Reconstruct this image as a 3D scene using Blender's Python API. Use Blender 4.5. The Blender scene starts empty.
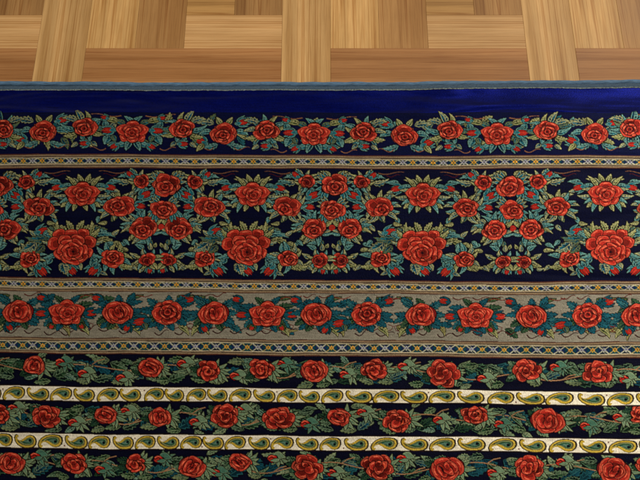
import bpy, math, random
import numpy as np

# ------------------------------------------------------------------ camera, world, lights
S = bpy.context.scene
COL = S.collection
F, CX, CY = 1670.0, 320.0, 240.0            # focal length and centre, in photo pixels
TH = math.radians(50.0)                     # camera pitch below the horizon
CAM_H = 1.80
cam_d = bpy.data.cameras.new('camera'); cam = bpy.data.objects.new('camera', cam_d); COL.objects.link(cam)
cam.location = (0, 0, CAM_H); cam.rotation_euler = (math.radians(40), 0, 0)
cam_d.sensor_width = 36; cam_d.lens = F/640*36
cam_d.clip_start = .05; cam_d.clip_end = 100
S.camera = cam

W_ = bpy.data.worlds.new('World'); S.world = W_; W_.use_nodes = True
bg = W_.node_tree.nodes['Background']
bg.inputs[0].default_value = (1.0, .93, .82, 1); bg.inputs[1].default_value = .27

def area(name, loc, target, sx, sy, power, col):
    l = bpy.data.lights.new(name, 'AREA'); l.shape = 'RECTANGLE'; l.size = sx; l.size_y = sy
    l.energy = power; l.color = col
    o = bpy.data.objects.new(name, l); COL.objects.link(o); o.location = loc
    d = [t-a for t, a in zip(target, loc)]
    import mathutils
    o.rotation_euler = mathutils.Vector(d).to_track_quat('-Z', 'Y').to_euler()
    return o
area('window_light', (1.5, 3.7, 2.0), (.25, 1.75, 0), 1.1, 1.1, 38, (1.0, .95, .87))
area('ceiling_light', (.9, .5, 2.3), (.1, 1.4, 0), 1.3, 1.3, 36, (1.0, .91, .78))

S.view_settings.view_transform = 'Standard'; S.view_settings.look = 'None'
S.view_settings.exposure = 0.0; S.view_settings.gamma = 1.0
S.render.engine = 'CYCLES'

# ------------------------------------------------------------------ helpers
def lin(r, g, b):
    f = lambda c: (c/255/12.92) if c/255 <= .04045 else ((c/255+.055)/1.055)**2.4
    return np.array([f(r), f(g), f(b)], dtype=np.float32)

def link(o, parent=None):
    COL.objects.link(o)
    if parent: o.parent = parent
    return o

def mesh_obj(name, verts, faces, mat, parent=None, smooth=True):
    """verts (n,3) array, faces (m,4) array -> one mesh object"""
    me = bpy.data.meshes.new(name)
    verts = np.asarray(verts, dtype=np.float32); faces = np.asarray(faces, dtype=np.int32)
    me.vertices.add(len(verts)); me.vertices.foreach_set('co', verts.ravel())
    k = faces.shape[1]
    me.loops.add(len(faces)*k); me.loops.foreach_set('vertex_index', faces.ravel())
    me.polygons.add(len(faces)); me.polygons.foreach_set('loop_start', np.arange(0, len(faces)*k, k, dtype=np.int32))
    me.update(calc_edges=True); me.validate()
    me.polygons.foreach_set('use_smooth', np.full(len(faces), smooth))
    me.materials.append(mat)
    o = bpy.data.objects.new(name, me)
    return link(o, parent)

def grid_faces(nr, nc):
    i = np.arange((nr-1))[:, None]*nc + np.arange(nc-1)[None, :]
    return np.stack([i, i+nc, i+nc+1, i+1], -1).reshape(-1, 4)

def chart_to_floor(x, y, z=0.0):
    """design chart coordinates of the rug -> metres on a level plane at height z"""
    X = (x-CX)/F; Y = -(y-CY)/F
    dz = -math.sin(TH)+Y*math.cos(TH); dy = math.cos(TH)+Y*math.sin(TH)
    t = (z-CAM_H)/dz
    return X*t, dy*t

def nodes(mat):
    mat.use_nodes = True
    nt = mat.node_tree
    return nt, nt.nodes['Principled BSDF']

# ------------------------------------------------------------------ parquet floor
def wood_material():
    m = bpy.data.materials.new('parquet_wood'); nt, b = nodes(m); N = nt.nodes; L = nt.links
    at = N.new('ShaderNodeAttribute'); at.attribute_name = 'grain'
    ac = N.new('ShaderNodeAttribute'); ac.attribute_name = 'tone'
    def mapped(sx, sy, sz):
        v = N.new('ShaderNodeVectorMath'); v.operation = 'MULTIPLY'; v.inputs[1].default_value = (sx, sy, sz)
        L.new(at.outputs['Vector'], v.inputs[0]); return v.outputs[0]
    def noise(vec, scale, detail, rough=.5, dist=0):
        n = N.new('ShaderNodeTexNoise'); n.inputs['Scale'].default_value = scale; n.inputs['Detail'].default_value = detail
        n.inputs['Roughness'].default_value = rough; n.inputs['Distortion'].default_value = dist
        L.new(vec, n.inputs['Vector']); return n.outputs['Fac']
    def ramp(fac, stops):
        r = N.new('ShaderNodeValToRGB')
        while len(r.color_ramp.elements) < len(stops): r.color_ramp.elements.new(.5)
        for e, (p, c) in zip(r.color_ramp.elements, stops): e.position = p; e.color = (c[0], c[1], c[2], 1)
        L.new(fac, r.inputs[0]); return r.outputs[0]
    def mul(a, c):
        n = N.new('ShaderNodeMix'); n.data_type = 'RGBA'; n.blend_type = 'MULTIPLY'; n.inputs[0].default_value = 1
        L.new(a, n.inputs[6]); L.new(c, n.inputs[7]); return n.outputs[2]
    # broad growth rings, narrow dark grain lines, fine pores
    broad = ramp(noise(mapped(1.2, 36, 7), 1, 1, .5, .35), [(.36, (.80, .74, .64)), (.48, (.98, .98, .97)), (.54, (1.04, 1.04, 1.03)), (.64, (1.16, 1.18, 1.22))])
    w = noise(mapped(.8, 62, 13), 1, 1.5, .5, .3)
    lines = ramp(w, [(.425, (1.02, 1.02, 1.02)), (.455, (.80, .69, .55)), (.462, (.70, .57, .43)), (.478, (1.0, 1.0, 1.0)), (.56, (1, 1, 1)), (.572, (.84, .75, .64)), (.585, (1.02, 1.02, 1.02))])
    w2 = noise(mapped(2.2, 190, 5), 1, 2, .5, .1)
    lines2 = ramp(w2, [(.35, (.84, .77, .68)), (.40, (1, 1, 1))])
    pores = ramp(noise(mapped(22, 900, 3), 1, 2), [(.3, (.86, .83, .78)), (.6, (1.05, 1.05, 1.05))])
    c = mul(mul(mul(mul(ac.outputs['Color'], broad), lines), lines2), pores)
    tc = N.new('ShaderNodeTexCoord')
    wear = noise(tc.outputs['Object'], 7, 5, .6)
    c = mul(c, ramp(wear, [(.35, (.93, .92, .90)), (.6, (1.03, 1.03, 1.03))]))
    L.new(c, b.inputs['Base Color'])
    mr = N.new('ShaderNodeMapRange'); mr.inputs['To Min'].default_value = .38; mr.inputs['To Max'].default_value = .60
    L.new(wear, mr.inputs[0]); L.new(mr.outputs[0], b.inputs['Roughness'])
    b.inputs['Specular IOR Level'].default_value = .28
    bp = N.new('ShaderNodeBump'); bp.inputs['Strength'].default_value = .12; bp.inputs['Distance'].default_value = .0006
    L.new(w, bp.inputs['Height']); L.new(bp.outputs[0], b.inputs['Normal'])
    return m

WD = .0762; CELL = WD*5; U0 = -.0598; V0 = 1.824
# (column0, row0, columns, rows, runs vertical, colour) inside one 5 x 5 block of the parquet
# a plank's seed repeats block by block, as the printed floor does
PLANKS = [
    (0, 0, 1, 5, True,  (184, 145, 92), 1),
    (1, 0, 4, 1, False, (156, 108, 62), 2),
    (1, 1, 1, 4, True,  (186, 146, 90), 3),
    (2, 1, 1, 4, True,  (158, 116, 66), 4),
    (3, 1, 2, 1, False, (193, 152, 101), 5),
    (3, 2, 1, 1, False, (158, 118, 64), 6),
    (4, 2, 1, 1, True,  (148, 108, 60), 7),
    (3, 3, 2, 1, False, (184, 144, 88), 8),
    (3, 4, 2, 1, False, (162, 116, 66), 9),
]
def build_floor():
    vs, fs, gr, tn = [], [], [], []
    rng = random.Random(4)
    bev = .0004
    for ci in range(-7, 8):
        for ri in range(-5, 6):
            for (c0, r0, nc, nr, vert, rgb, sd) in PLANKS:
                x0 = U0+ci*CELL+c0*WD; x1 = x0+nc*WD
                y0 = V0+ri*CELL+r0*WD; y1 = y0+nr*WD
                g = .0001
                x0 += g; x1 -= g; y0 += g; y1 -= g
                dz = rng.uniform(-.00006, .00006)
                k = len(vs)
                ring = [(x0, y0), (x1, y0), (x1, y1), (x0, y1)]
                bev = .0003; inn = [(x0+bev, y0+bev), (x1-bev, y0+bev), (x1-bev, y1-bev), (x0+bev, y1-bev)]
                for p in ring: vs.append((p[0], p[1], -.0018))
                for p in ring: vs.append((p[0], p[1], -.0003+dz))
                for p in inn: vs.append((p[0], p[1], dz))
                fl = [[8, 9, 10, 11]]
                for a in range(4):
                    b_ = (a+1) % 4
                    fl.append([a, b_, 4+b_, 4+a]); fl.append([4+a, 4+b_, 8+b_, 8+a])
                tone = (lin(*rgb)*.92+.08*lin(196, 156, 110))*np.array([1.15, 1.14, 1.13], dtype=np.float32)*rng.uniform(.92, 1.08)
                for f in fl:
                    fs.append([k+i for i in f])
                    for i in f:
                        p = vs[k+i]
                        lx, ly = p[0]-x0, p[1]-y0
                        gr.append((ly, lx+sd*.37, sd*3.1) if vert else (lx, ly+sd*.37, sd*3.1))
                        tn.append((tone[0], tone[1], tone[2], 1))
    # sub-floor sheet under the planks, joined to the same mesh
    k = len(vs)
    vs += [(-3, -.5, -.0019), (3.1, -.5, -.0019), (3.1, 4.2, -.0019), (-3, 4.2, -.0019)]
    fs.append([k, k+1, k+2, k+3]); gr += [(0, 0, 0)]*4; tn += [(.2, .12, .06, 1)]*4
    o = mesh_obj('floor', vs, fs, wood_material(), None, False)
    a = o.data.attributes.new('grain', 'FLOAT_VECTOR', 'CORNER'); a.data.foreach_set('vector', np.array(gr, dtype=np.float32).ravel())
    a = o.data.attributes.new('tone', 'FLOAT_COLOR', 'CORNER'); a.data.foreach_set('color', np.array(tn, dtype=np.float32).ravel())
    o['kind'] = 'structure'
    o['label'] = 'light and dark brown wood parquet with planks laid across and along'
build_floor()

# ------------------------------------------------------------------ the rug's knotted design
# The weaver's chart: X0..X1 by Y0..Y1 design units, SS samples per unit
X0, X1, Y0, Y1, SS = -262, 902, 84, 650, 3
CH = np.zeros(((Y1-Y0)*SS, (X1-X0)*SS, 3), dtype=np.float32)

NAVY = lin(3, 6, 36); BLUE = lin(4, 14, 94); INK = lin(5, 6, 28)
RED = lin(172, 44, 32); RED2 = lin(128, 28, 26); RED3 = lin(228, 106, 76); MAR = lin(48, 8, 14)
TEAL = lin(40, 100, 110); TEAL2 = lin(112, 156, 144); DTEAL = lin(20, 74, 88); OLIVE = lin(104, 112, 66)
PALE = lin(168, 164, 112); GREEN = lin(44, 74, 48); DGREEN = lin(22, 50, 40); SAGE = lin(106, 130, 100)
TAN = lin(132, 110, 84); GREY = lin(136, 130, 114); CREAM = lin(232, 222, 198); GOLD = lin(196, 160, 40)
BROWN = lin(134, 90, 60); WHITE = lin(206, 204, 190); ORANGE = lin(214, 140, 40); LILAC = lin(160, 156, 186)

def fill(pts, col, a=1.0):
    p = np.asarray(pts, dtype=np.float64)
    px = (p[:, 0]-X0)*SS; py = (p[:, 1]-Y0)*SS
    x0 = max(int(px.min()), 0); x1 = min(int(px.max())+2, CH.shape[1]); y0 = max(int(py.min()), 0); y1 = min(int(py.max())+2, CH.shape[0])
    if x1 <= x0 or y1 <= y0: return
    gx = np.arange(x0, x1)+.5; gy = (np.arange(y0, y1)+.5)[:, None]
    ins = np.zeros((y1-y0, x1-x0), dtype=bool)
    qx, qy = np.roll(px, -1), np.roll(py, -1)
    for ax, ay, bx, by in zip(px, py, qx, qy):
        if ay == by: continue
        c = (gy > ay) != (gy > by)
        xi = (bx-ax)*(gy-ay)/(by-ay)+ax
        ins ^= c & (gx[None, :] < xi)
    sub = CH[y0:y1, x0:x1]
    sub[ins] = sub[ins]*(1-a)+col*a

def stroke(pts, w, col):
    """tapered ribbon along a polyline; w = width or list"""
    p = np.asarray(pts, dtype=np.float64)
    t = np.gradient(p, axis=0); t /= np.maximum(np.linalg.norm(t, axis=1), 1e-6)[:, None]
    n = np.stack([-t[:, 1], t[:, 0]], 1)
    ww = (np.ones(len(p))*w)[:, None]/2 if np.isscalar(w) else np.asarray(w)[:, None]/2
    fill(np.concatenate([p+n*ww, (p-n*ww)[::-1]]), col)

ASP = .80       # chart squash of the far side of the motifs
def place(loc, cx, cy, ang=0, mir=1):
    loc = np.asarray(loc, dtype=np.float64)
    c, s = math.cos(ang), math.sin(ang)
    x = loc[:, 0]*c-loc[:, 1]*s; y = loc[:, 0]*s+loc[:, 1]*c
    return np.stack([cx+mir*x, cy+y*ASP], 1)

def leaf(cx, cy, ang, L, wd, c_in, c_edge, bend=0.0, mir=1, ser=0, rib=True):
    """pointed leaf rooted at cx,cy growing towards ang: pale rim, two-toned blade, dark hatching"""
    n = 11
    t = np.linspace(0, 1, n)
    w = wd*.56
    prof = np.sin(np.pi*t**.72)*w
    tt = t.copy()
    if ser:
        tooth = (np.arange(n) % 2 == 0)*(t > .1)*(t < .95)
        prof = prof*(.78+.5*tooth); tt = t+tooth*.06
    y = bend*L*(t**2-.25*np.sin(np.pi*t))
    inset = .55 if L > 9 else .42
    p2 = np.clip(prof-inset, 0, None)
    def ring(pa, pb, x=tt):
        a = np.stack([L*x, y+pa], 1); b = np.stack([L*x, y+pb], 1)
        return np.concatenate([a, b[::-1]])
    P = lambda q: place(q, cx, cy, ang, mir)
    if L > 6: fill(P(ring(prof+.95, -prof-.95)), c_in*.13)
    else: fill(P(ring(prof+.4, -prof-.4)), c_in*.13)
    fill(P(ring(prof, -prof)), c_edge)
    k = slice(1, n-1)
    if rib:
        A = np.concatenate([np.stack([L*tt[k], (y+p2)[k]], 1), np.stack([L*t[k], y[k]+.12], 1)[::-1]])
        Bq = np.concatenate([np.stack([L*tt[k], (y-p2)[k]], 1), np.stack([L*t[k], y[k]-.12], 1)[::-1]])
        fill(P(A), c_in); fill(P(Bq), c_in*.45+c_edge*.3)
        k2 = slice(0, 5); fill(P(np.concatenate([np.stack([L*tt[k2], (y+p2*.8)[k2]], 1), np.stack([L*tt[k2], (y-p2*.8)[k2]], 1)[::-1]])), c_in*.42)
    else:
        fill(P(ring(p2, -p2)[1:-1]), c_in)
    if rib and L > 8:
        for j in range(2, n-2):
            sg = 1 if j % 2 else -1
            q = [(L*t[j], y[j]), (L*t[j]+wd*.22, y[j]+sg*prof[j]*.85)]
            stroke(P(q), .42, c_in*.25 if j % 2 else c_edge*1.05)
        stroke(P(np.stack([L*t[1:-1], y[1:-1]], 1)), .45, c_edge*1.05)

def blob(w, h, n, amp, ph=0, cx=0, cy=0, m=34, e=1.0):
    a = np.linspace(0, 2*np.pi, m, endpoint=False)
    r = 1+amp*np.cos(n*a+ph)+amp*.5*np.cos((n+2)*a+ph*2.3)
    return np.stack([cx+np.cos(a)*r*w/2, cy+np.sin(a)*r*h/2], 1)

def petal(cx, cy, px, py, ang, L, w, tone, mir, rot=0, line=.55):
    """petal centred at local (px,py); ang points outwards, w is its width across ang"""
    a = np.linspace(0, 2*np.pi, 22, endpoint=False)
    aa = np.arctan2(np.sin(a), np.cos(a))
    tip = math.sin(px*7.3+py*3.1+L*5)                     # each petal has its own tip and notch
    r = 1-.16*(np.cos(a) < -.3)*np.abs(np.cos(a))+(.24 if tip > -.3 else -.08)*np.exp(-((aa-.35*tip)/.36)**2)
    ex = np.cos(a)*L/2*r; ey = np.sin(a)*w/2*(1-.25*(np.cos(a) < 0)*np.abs(np.cos(a)))
    c, s = math.cos(ang), math.sin(ang)
    def q(k, dx=0): return np.stack([px+((ex*k+dx)*c-ey*k*s), py+((ex*k+dx)*s+ey*k*c)], 1)
    sz = max(min(L, w), 2.0)
    fill(place(q(1+line/sz), cx, cy, rot, mir), MAR*.55)
    fill(place(q(1-line/sz), cx, cy, rot, mir), tone*.6+RED3*.36)
    fill(place(q(.90-line/sz*1.2, -.07*L), cx, cy, rot, mir), tone)
    fill(place(q(.55, -.16*L), cx, cy, rot, mir), tone*.5)
    if L > 6:
        b = np.linspace(-.8, .6, 5)
        z = np.stack([px+(np.cos(b)*L*.30*c-np.sin(b)*w*.30*s), py+(np.cos(b)*L*.30*s+np.sin(b)*w*.30*c)], 1)
        stroke(place(z, cx, cy, rot, mir), [.2, .9, 1.1, .8, .2], RED3*1.05)

def rose(cx, cy, w, h, rng, mir=1, rot=0, small=False):
    h = h/ASP*1.1; w = w*1.1
    fill(place(blob(w*.9, h*.9, 5, .05, rng.uniform(0, 6)), cx, cy, rot, mir), MAR)
    n = rng.choice([5, 6, 7]) if not small else 5
    p0 = rng.uniform(0, 6)
    ox, oy = rng.uniform(-.10, .10)*w, rng.uniform(-.04, .12)*h
    order = list(range(n)); rng.shuffle(order)
    for k in order:
        a = p0+k*2*math.pi/n
        sz = rng.uniform(.68, 1.15); rr = rng.uniform(.22, .34)
        petal(cx, cy, math.cos(a)*w*rr, math.sin(a)*h*rr, math.atan2(math.sin(a)*h, math.cos(a)*w)+rng.uniform(-.3, .3), w*.42*sz, h*.60*sz,
              RED*rng.choice([.5, .72, .9, 1.05, 1.15]), mir, rot)
    n2 = (rng.choice([4, 5]) if not small else 3); p1 = rng.uniform(0, 6)
    for k in range(n2):
        a = p1+k*2*math.pi/n2
        petal(cx, cy, ox+math.cos(a)*w*.14, oy+math.sin(a)*h*.14, a+rng.uniform(-.3, .3), w*.27, h*.44, (RED if k % 2 else RED2)*rng.uniform(.75, 1.1), mir, rot, .6)
    if not small:
        for k in range(3):
            a = p0+k*2.1
            petal(cx, cy, ox+math.cos(a)*w*.05, oy+math.sin(a)*h*.05, a, w*.14, h*.24, RED*rng.uniform(.8, 1.05), mir, rot, .5)
    a = np.linspace(0, 4.2, 8); r = np.linspace(.06, .015, 8)
    stroke(place(np.stack([ox+np.cos(a+p0)*r*w, oy+np.sin(a+p0)*r*h], 1), cx, cy, rot, mir), .6, MAR)

def branch_rose(cx, cy, w, h, rng, rot=0):
    """half-open rose of the slim stripes: upright wrapped petals with bright slashes"""
    h = h/ASP*1.0; w = w*1.0
    out = blob(w*1.02, h*1.02, 3, .07, rng.uniform(0, 6), 0, 0, 30)
    out2 = out*(1+.05*np.sin(np.arange(30)*2.1))[:, None]
    fill(place(out2*.9, cx, cy, rot), MAR*.8)
    tilt = rng.uniform(-.6, .6); rot += rng.uniform(-.4, .4)
    for (x, y, a, L, wd, t) in [(-.26, -.16, -2.3, .50, .60, .75), (.27, -.14, -.8, .50, .60, .85), (0, -.26, -1.5, .46, .60, .95), (-.28, .16, 2.7, .42, .60, .82),
                                (.28, .16, .5, .44, .58, .72), (.02, .3, 1.6, .40, .66, .95), (-.12, -.04, -2.0, .46, .40, 1.0), (.12, -.02, -1.0, .46, .40, .85),
                                (-.03, .10, 1.3, .42, .40, 1.1), (.02, -.06, -1.4, .30, .26, .9)]:
        petal(cx, cy, (x+rng.uniform(-.05, .05))*w, (y+rng.uniform(-.05, .05))*h, a+tilt+rng.uniform(-.3, .3), L*w*rng.uniform(.85, 1.12), wd*h*.85, RED*t*rng.choice([.5, .75, 1.0, 1.1]), 1, rot, .75)
    for k in range(rng.choice([1, 2, 2, 3])):
        x, y = rng.uniform(-.24, .24)*w, rng.uniform(-.3, .15)*h
        stroke(place([(x, y), (x+.06*w, y+.1*h), (x+.04*w, y+.24*h)], cx, cy, rot+rng.uniform(-.3, .3)), [.3, 1.3, .3], lin(206, 84, 48))

def sym_rose(cx, cy, w, h, rng):
    """rose seen from the side, the same left and right of its axis"""
    h = h/ASP
    w = w*1.06; h = h*.97
    top = [(0, -.50), (.12, -.47), (.19, -.33), (.36, -.24), (.47, -.10), (.45, .06), (.40, .22), (.27, .36), (.12, .46), (0, .50)]
    pts = [(x*w, y*h) for x, y in top]+[(-x*w, y*h) for x, y in reversed(top[1:-1])]
    P = np.array(pts)
    fill(place(P*1.05, cx, cy), MAR*.55); fill(place(P*.97, cx, cy), RED2)
    petal(cx, cy, 0, -.30*h, -math.pi/2, h*.34, w*.40, RED*1.06, 1, 0, .5)
    for m in (1, -1): petal(cx, cy, .20*w, .22*h, .75, w*.40, h*.42, RED*.88, m, 0, .5)
    for m in (1, -1): petal(cx, cy, .25*w, -.07*h, -.25, w*.44, h*.50, RED*1.06, m, 0, .5)
    for m in (1, -1): petal(cx, cy, .13*w, -.10*h, -.5, w*.32, h*.34, RED*.8, m, 0, .5)
    petal(cx, cy, 0, .30*h, math.pi/2, h*.34, w*.36, RED*.95, 1, 0, .5)
    oy, ox = .06*h, rng.uniform(-.03, .03)*w
    for k in range(5):
        a = .5+k*1.257+rng.uniform(-.25, .25)
        petal(cx, cy, ox+math.cos(a)*w*.11, oy+math.sin(a)*h*.13, a, w*.24*rng.uniform(.9, 1.15), h*.36, RED*rng.choice([.7, .9, 1.05]), 1, 0, .5)
    for k in range(3):
        a = 1.2+k*2.09
        petal(cx, cy, ox+math.cos(a)*w*.04, oy+math.sin(a)*h*.05, a, w*.13, h*.2, RED*rng.uniform(.75, 1.05), 1, 0, .45)

def half_open(cx, cy, w, h, rng, mir=1, rot=-.5):
    """egg-shaped rose with long petals wrapped round each other"""
    h = h/ASP*1.03; w = w*1.06
    fill(place(blob(w*.96, h*.9, 2, .03), cx, cy, rot, mir), MAR*.6); fill(place(blob(w*.90, h*.84, 2, .03), cx, cy, rot, mir), RED2)
    for (x, y, a, L, wd, t) in [(-.22, 0, math.pi, .42, .9, .8), (.24, .02, 0, .44, .86, .9), (-.04, -.24, -1.5, .4, .62, 1.05), (.0, .26, 1.5, .36, .72, .85),
                                (-.14, .04, 2.9, .3, .66, 1.1), (.12, .0, -.2, .34, .62, .7), (0, .06, 1.3, .42, .3, 1.0), (.03, -.08, -1.3, .3, .2, 1.15)]:
        petal(cx, cy, x*w, y*h, a+rng.uniform(-.2, .2), L*w*rng.uniform(.9, 1.1), wd*h*.86, RED*t*rng.uniform(.75, 1.1), mir, rot)
    for k in range(2):
        x = rng.uniform(-.2, .15)*w
        stroke(place([(x, -.26*h), (x+.07*w, -.02*h), (x+.03*w, .24*h)], cx, cy, rot, mir), [.3, 1.0, .3], MAR*.8)

def big_rose(cx, cy, w, h, rng, mir=1):
    H = h/ASP
    fill(place(blob(w*.8, H*.8, 5, .03), cx, cy, 0, mir), MAR)
    for lx, ly, lw, lh in [(0, -.34, .40, .30), (-.26, -.37, .30, .26), (.26, -.38, .28, .24), (-.37, -.10, .32, .36), (.38, -.14, .30, .34), (.33, .16, .26, .30), (-.27, .20, .26, .3), (.14, -.2, .3, .3), (-.14, -.18, .3, .3)]:
        petal(cx, cy, lx*w, ly*H, math.atan2(ly*H, lx*w), (lw+lh)*.54*w*.8, (lw+lh)*.5*H*1.15, RED*rng.uniform(.85, 1.12), mir, 0, .7)
    fill(place(blob(w*.60, H*.66, 5, .04, 1, .02*w, .13*H), cx, cy, 0, mir), MAR*.7)
    for ring, n, sz in ((.20, 7, .27), (.125, 5, .22), (.06, 4, .15)):
        p = rng.uniform(0, 6)
        for k in range(n):
            a = p+k*2*math.pi/n
            petal(cx, cy, .02*w+math.cos(a)*w*ring, .13*H+math.sin(a)*H*ring*1.15, a+.25, w*sz*.8, H*sz*1.75, RED*rng.choice([.6, .8, .95, 1.1]), mir, 0, .5)
    fill(place(blob(w*.06, H*.07, 3, .05, 1, .02*w, .13*H), cx, cy, 0, mir), MAR)

def bud(cx, cy, L, ang, rng, mir=1, cin=None, ced=None):
    cin = TEAL if cin is None else cin; ced = TEAL2 if ced is None else ced
    L = L*1.12
    bx, by = cx-mir*math.cos(ang)*L*.55, cy-math.sin(ang)*L*.55*ASP
    leaf(bx-mir*math.cos(ang)*L*.3, by-math.sin(ang)*L*.3*ASP, ang, L*.8, L*.5, cin, ced, 0, mir, 0, False)
    for d in (-1.0, -.55, .55, 1.0):
        leaf(bx, by, ang+d, L*rng.uniform(.95, 1.25), L*.34, cin, ced, -.35*d, mir, 0, False)
    for px, py, a, w_, t in ((-.02, -.2, -.35, .5, .8), (-.02, .2, .35, .5, .95), (.1, 0, 0, .42, 1.12)):
        
        e = np.array([(-.42, -.05), (-.1, -.24), (.22, -.2), (.52, 0), (.22, .2), (-.1, .24), (-.42, .05)])*[1, w_*1.3]+[px, py]
        fill(place(e*L*1.08, cx, cy, ang, mir), MAR*.7); fill(place(e*L*.92, cx, cy, ang, mir), RED*t)
    leaf(bx-mir*math.cos(ang)*L*.15, by-math.sin(ang)*L*.15*ASP, ang, L*.5, L*.42, cin, ced, 0, mir, 0, False)

def ring_leaves(cx, cy, w, h, rng, n=7, pal=None, lo=.45, hi=.75, start=None, mir=1, ser=0, wid=.42):
    pal = pal or [(TEAL, TEAL2), (TEAL, PALE), (OLIVE, PALE), (DTEAL, TEAL2), (TEAL, OLIVE)]
    p = rng.uniform(0, 6) if start is None else start
    for k in range(n):
        a = p+k*2*math.pi/n+rng.uniform(-.15, .15)
        L = w*rng.uniform(lo, hi)
        ci, ce = rng.choice(pal)
        leaf(cx+mir*math.cos(a)*w*.36, cy+math.sin(a)*h*.36, a+rng.uniform(-.3, .3), L, L*wid, ci, ce, rng.choice([-.45, -.2, .2, .45]), mir, ser)

def tendril(x, y, L, ang, amp, col, mir=1, w=.8):
    t = np.linspace(0, 1, 12)
    r = np.stack([L*t, amp*np.sin(t*5.5)], 1)
    stroke(place(r, x, y, ang, mir), np.linspace(w, w*.5, 12), col)

# --- boundaries between the bands: chart y at x = 0, 320, 640 (the weave is not perfectly straight)
def curve(a, b, c):
    def f(x):
        t = (np.clip(x, -300, 940)-320)/320.0
        return b+(c-a)/2*t+((a+c)/2-b)*np.clip(t*t, 0, 1.6)
    return f
B = {
 'pile':   curve(90.0, 90.2, 87.8),
 'g1a': curve(154.0, 155.0, 155.2), 'g1b': curve(168.3, 168.8, 168.6),
 'g2a': curve(276.5, 279.8, 281.2), 'g2b': curve(290.8, 293.4, 294.6),
 'g3a': curve(336.6, 339.6, 341.6), 'g3b': curve(352.5, 356.3, 358.2),
 'p1a': curve(385.0, 389.2, 392.0), 'p1b': curve(400.2, 403.6, 406.2),
 'p2a': curve(431.8, 436.2, 438.6), 'p2b': curve(447.8, 451.2, 453.8),
 'p3a': curve(481.5, 485.0, 487.5), 'p3b': curve(498.0, 501.0, 504.0),
 'g4a': curve(533.0, 536.0, 539.0), 'g4b': curve(549.5, 552.5, 555.5),
 'end': curve(649, 649, 649),
}
xs = (np.arange(CH.shape[1])+.5)/SS+X0
yy = ((np.arange(CH.shape[0])+.5)/SS+Y0)[:, None]
def ground(top, bot, col):
    m = (yy >= top(xs)[None, :]) & (yy < bot(xs)[None, :])
    CH[m] = col
Z = lambda x: np.full_like(np.asarray(x, dtype=float), Y0-5)
ground(Z, lambda x: np.full_like(x, 112.5), BLUE)
ground(lambda x: np.full_like(x, 112.5), B['g1a'], lin(4, 10, 50))
ground(B['g1a'], B['g2a'], NAVY)
ground(B['g2a'], B['g3b'], GREY)
ground(B['g3b'], B['end'], INK)

def off(f, d): return lambda x: f(x)+d
R = random.Random

# --- outer border: roses on blue
def outer_unit_big(x, y):
    r = R(11)
    for m in (1, -1):
        leaf(x, y-8, -1.0, 13, 5, TEAL, TEAL2, .2, m); leaf(x+m*3, y+8, .7, 19, 7, TEAL, TEAL2, -.2, m)
        leaf(x+m*8, y-7, -.6, 13, 6, TEAL, OLIVE, .3, m); leaf(x+m*2, y+9, 1.1, 14, 6, DTEAL, TEAL2, .1, m)
        leaf(x+m*14, y+13, .2, 12, 5, TEAL, PALE, -.2, m)
        leaf(x+m*24, y+4, 1.2, 12, 7, TEAL, TEAL2, 0, m); leaf(x+m*26, y-4, -1.3, 10, 6, TEAL, TEAL2, 0, m); leaf(x+m*20, y+4, 1.9, 9, 5, TEAL, OLIVE, 0, m)
        leaf(x+m*15, y-10, -.35, 15, 6, OLIVE, PALE, .2, m)
        tendril(x+m*12, y-16, 30, -.03, 1.6, BROWN, m, 1.0)
        bud(x+m*25, y-1, 9.5, math.pi*.02, r, m)
        bud(x+m*19, y+15, 7, .6, r, m)
        bud(x+m*29, y-14, 6, -.3, r, m)
        tendril(x+m*27, y+17, 16, 0, 2.2, BROWN, m, .9)
    sym_rose(x, y, 31, 24, r)
def outer_rose(x, y, w, h, s, m):
    r = R(s)
    ring_leaves(x, y, w, h, r, 10, None, .45, .78, None, m, 0, .34)
    leaf(x+m*8, y-7, -.5, 15, 6, TEAL, PALE, .3, m, 1); leaf(x+m*7, y+6, .5, 14, 6, OLIVE, PALE, -.3, m, 1)
    rose(x, y, w, h, r, m)
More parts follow.
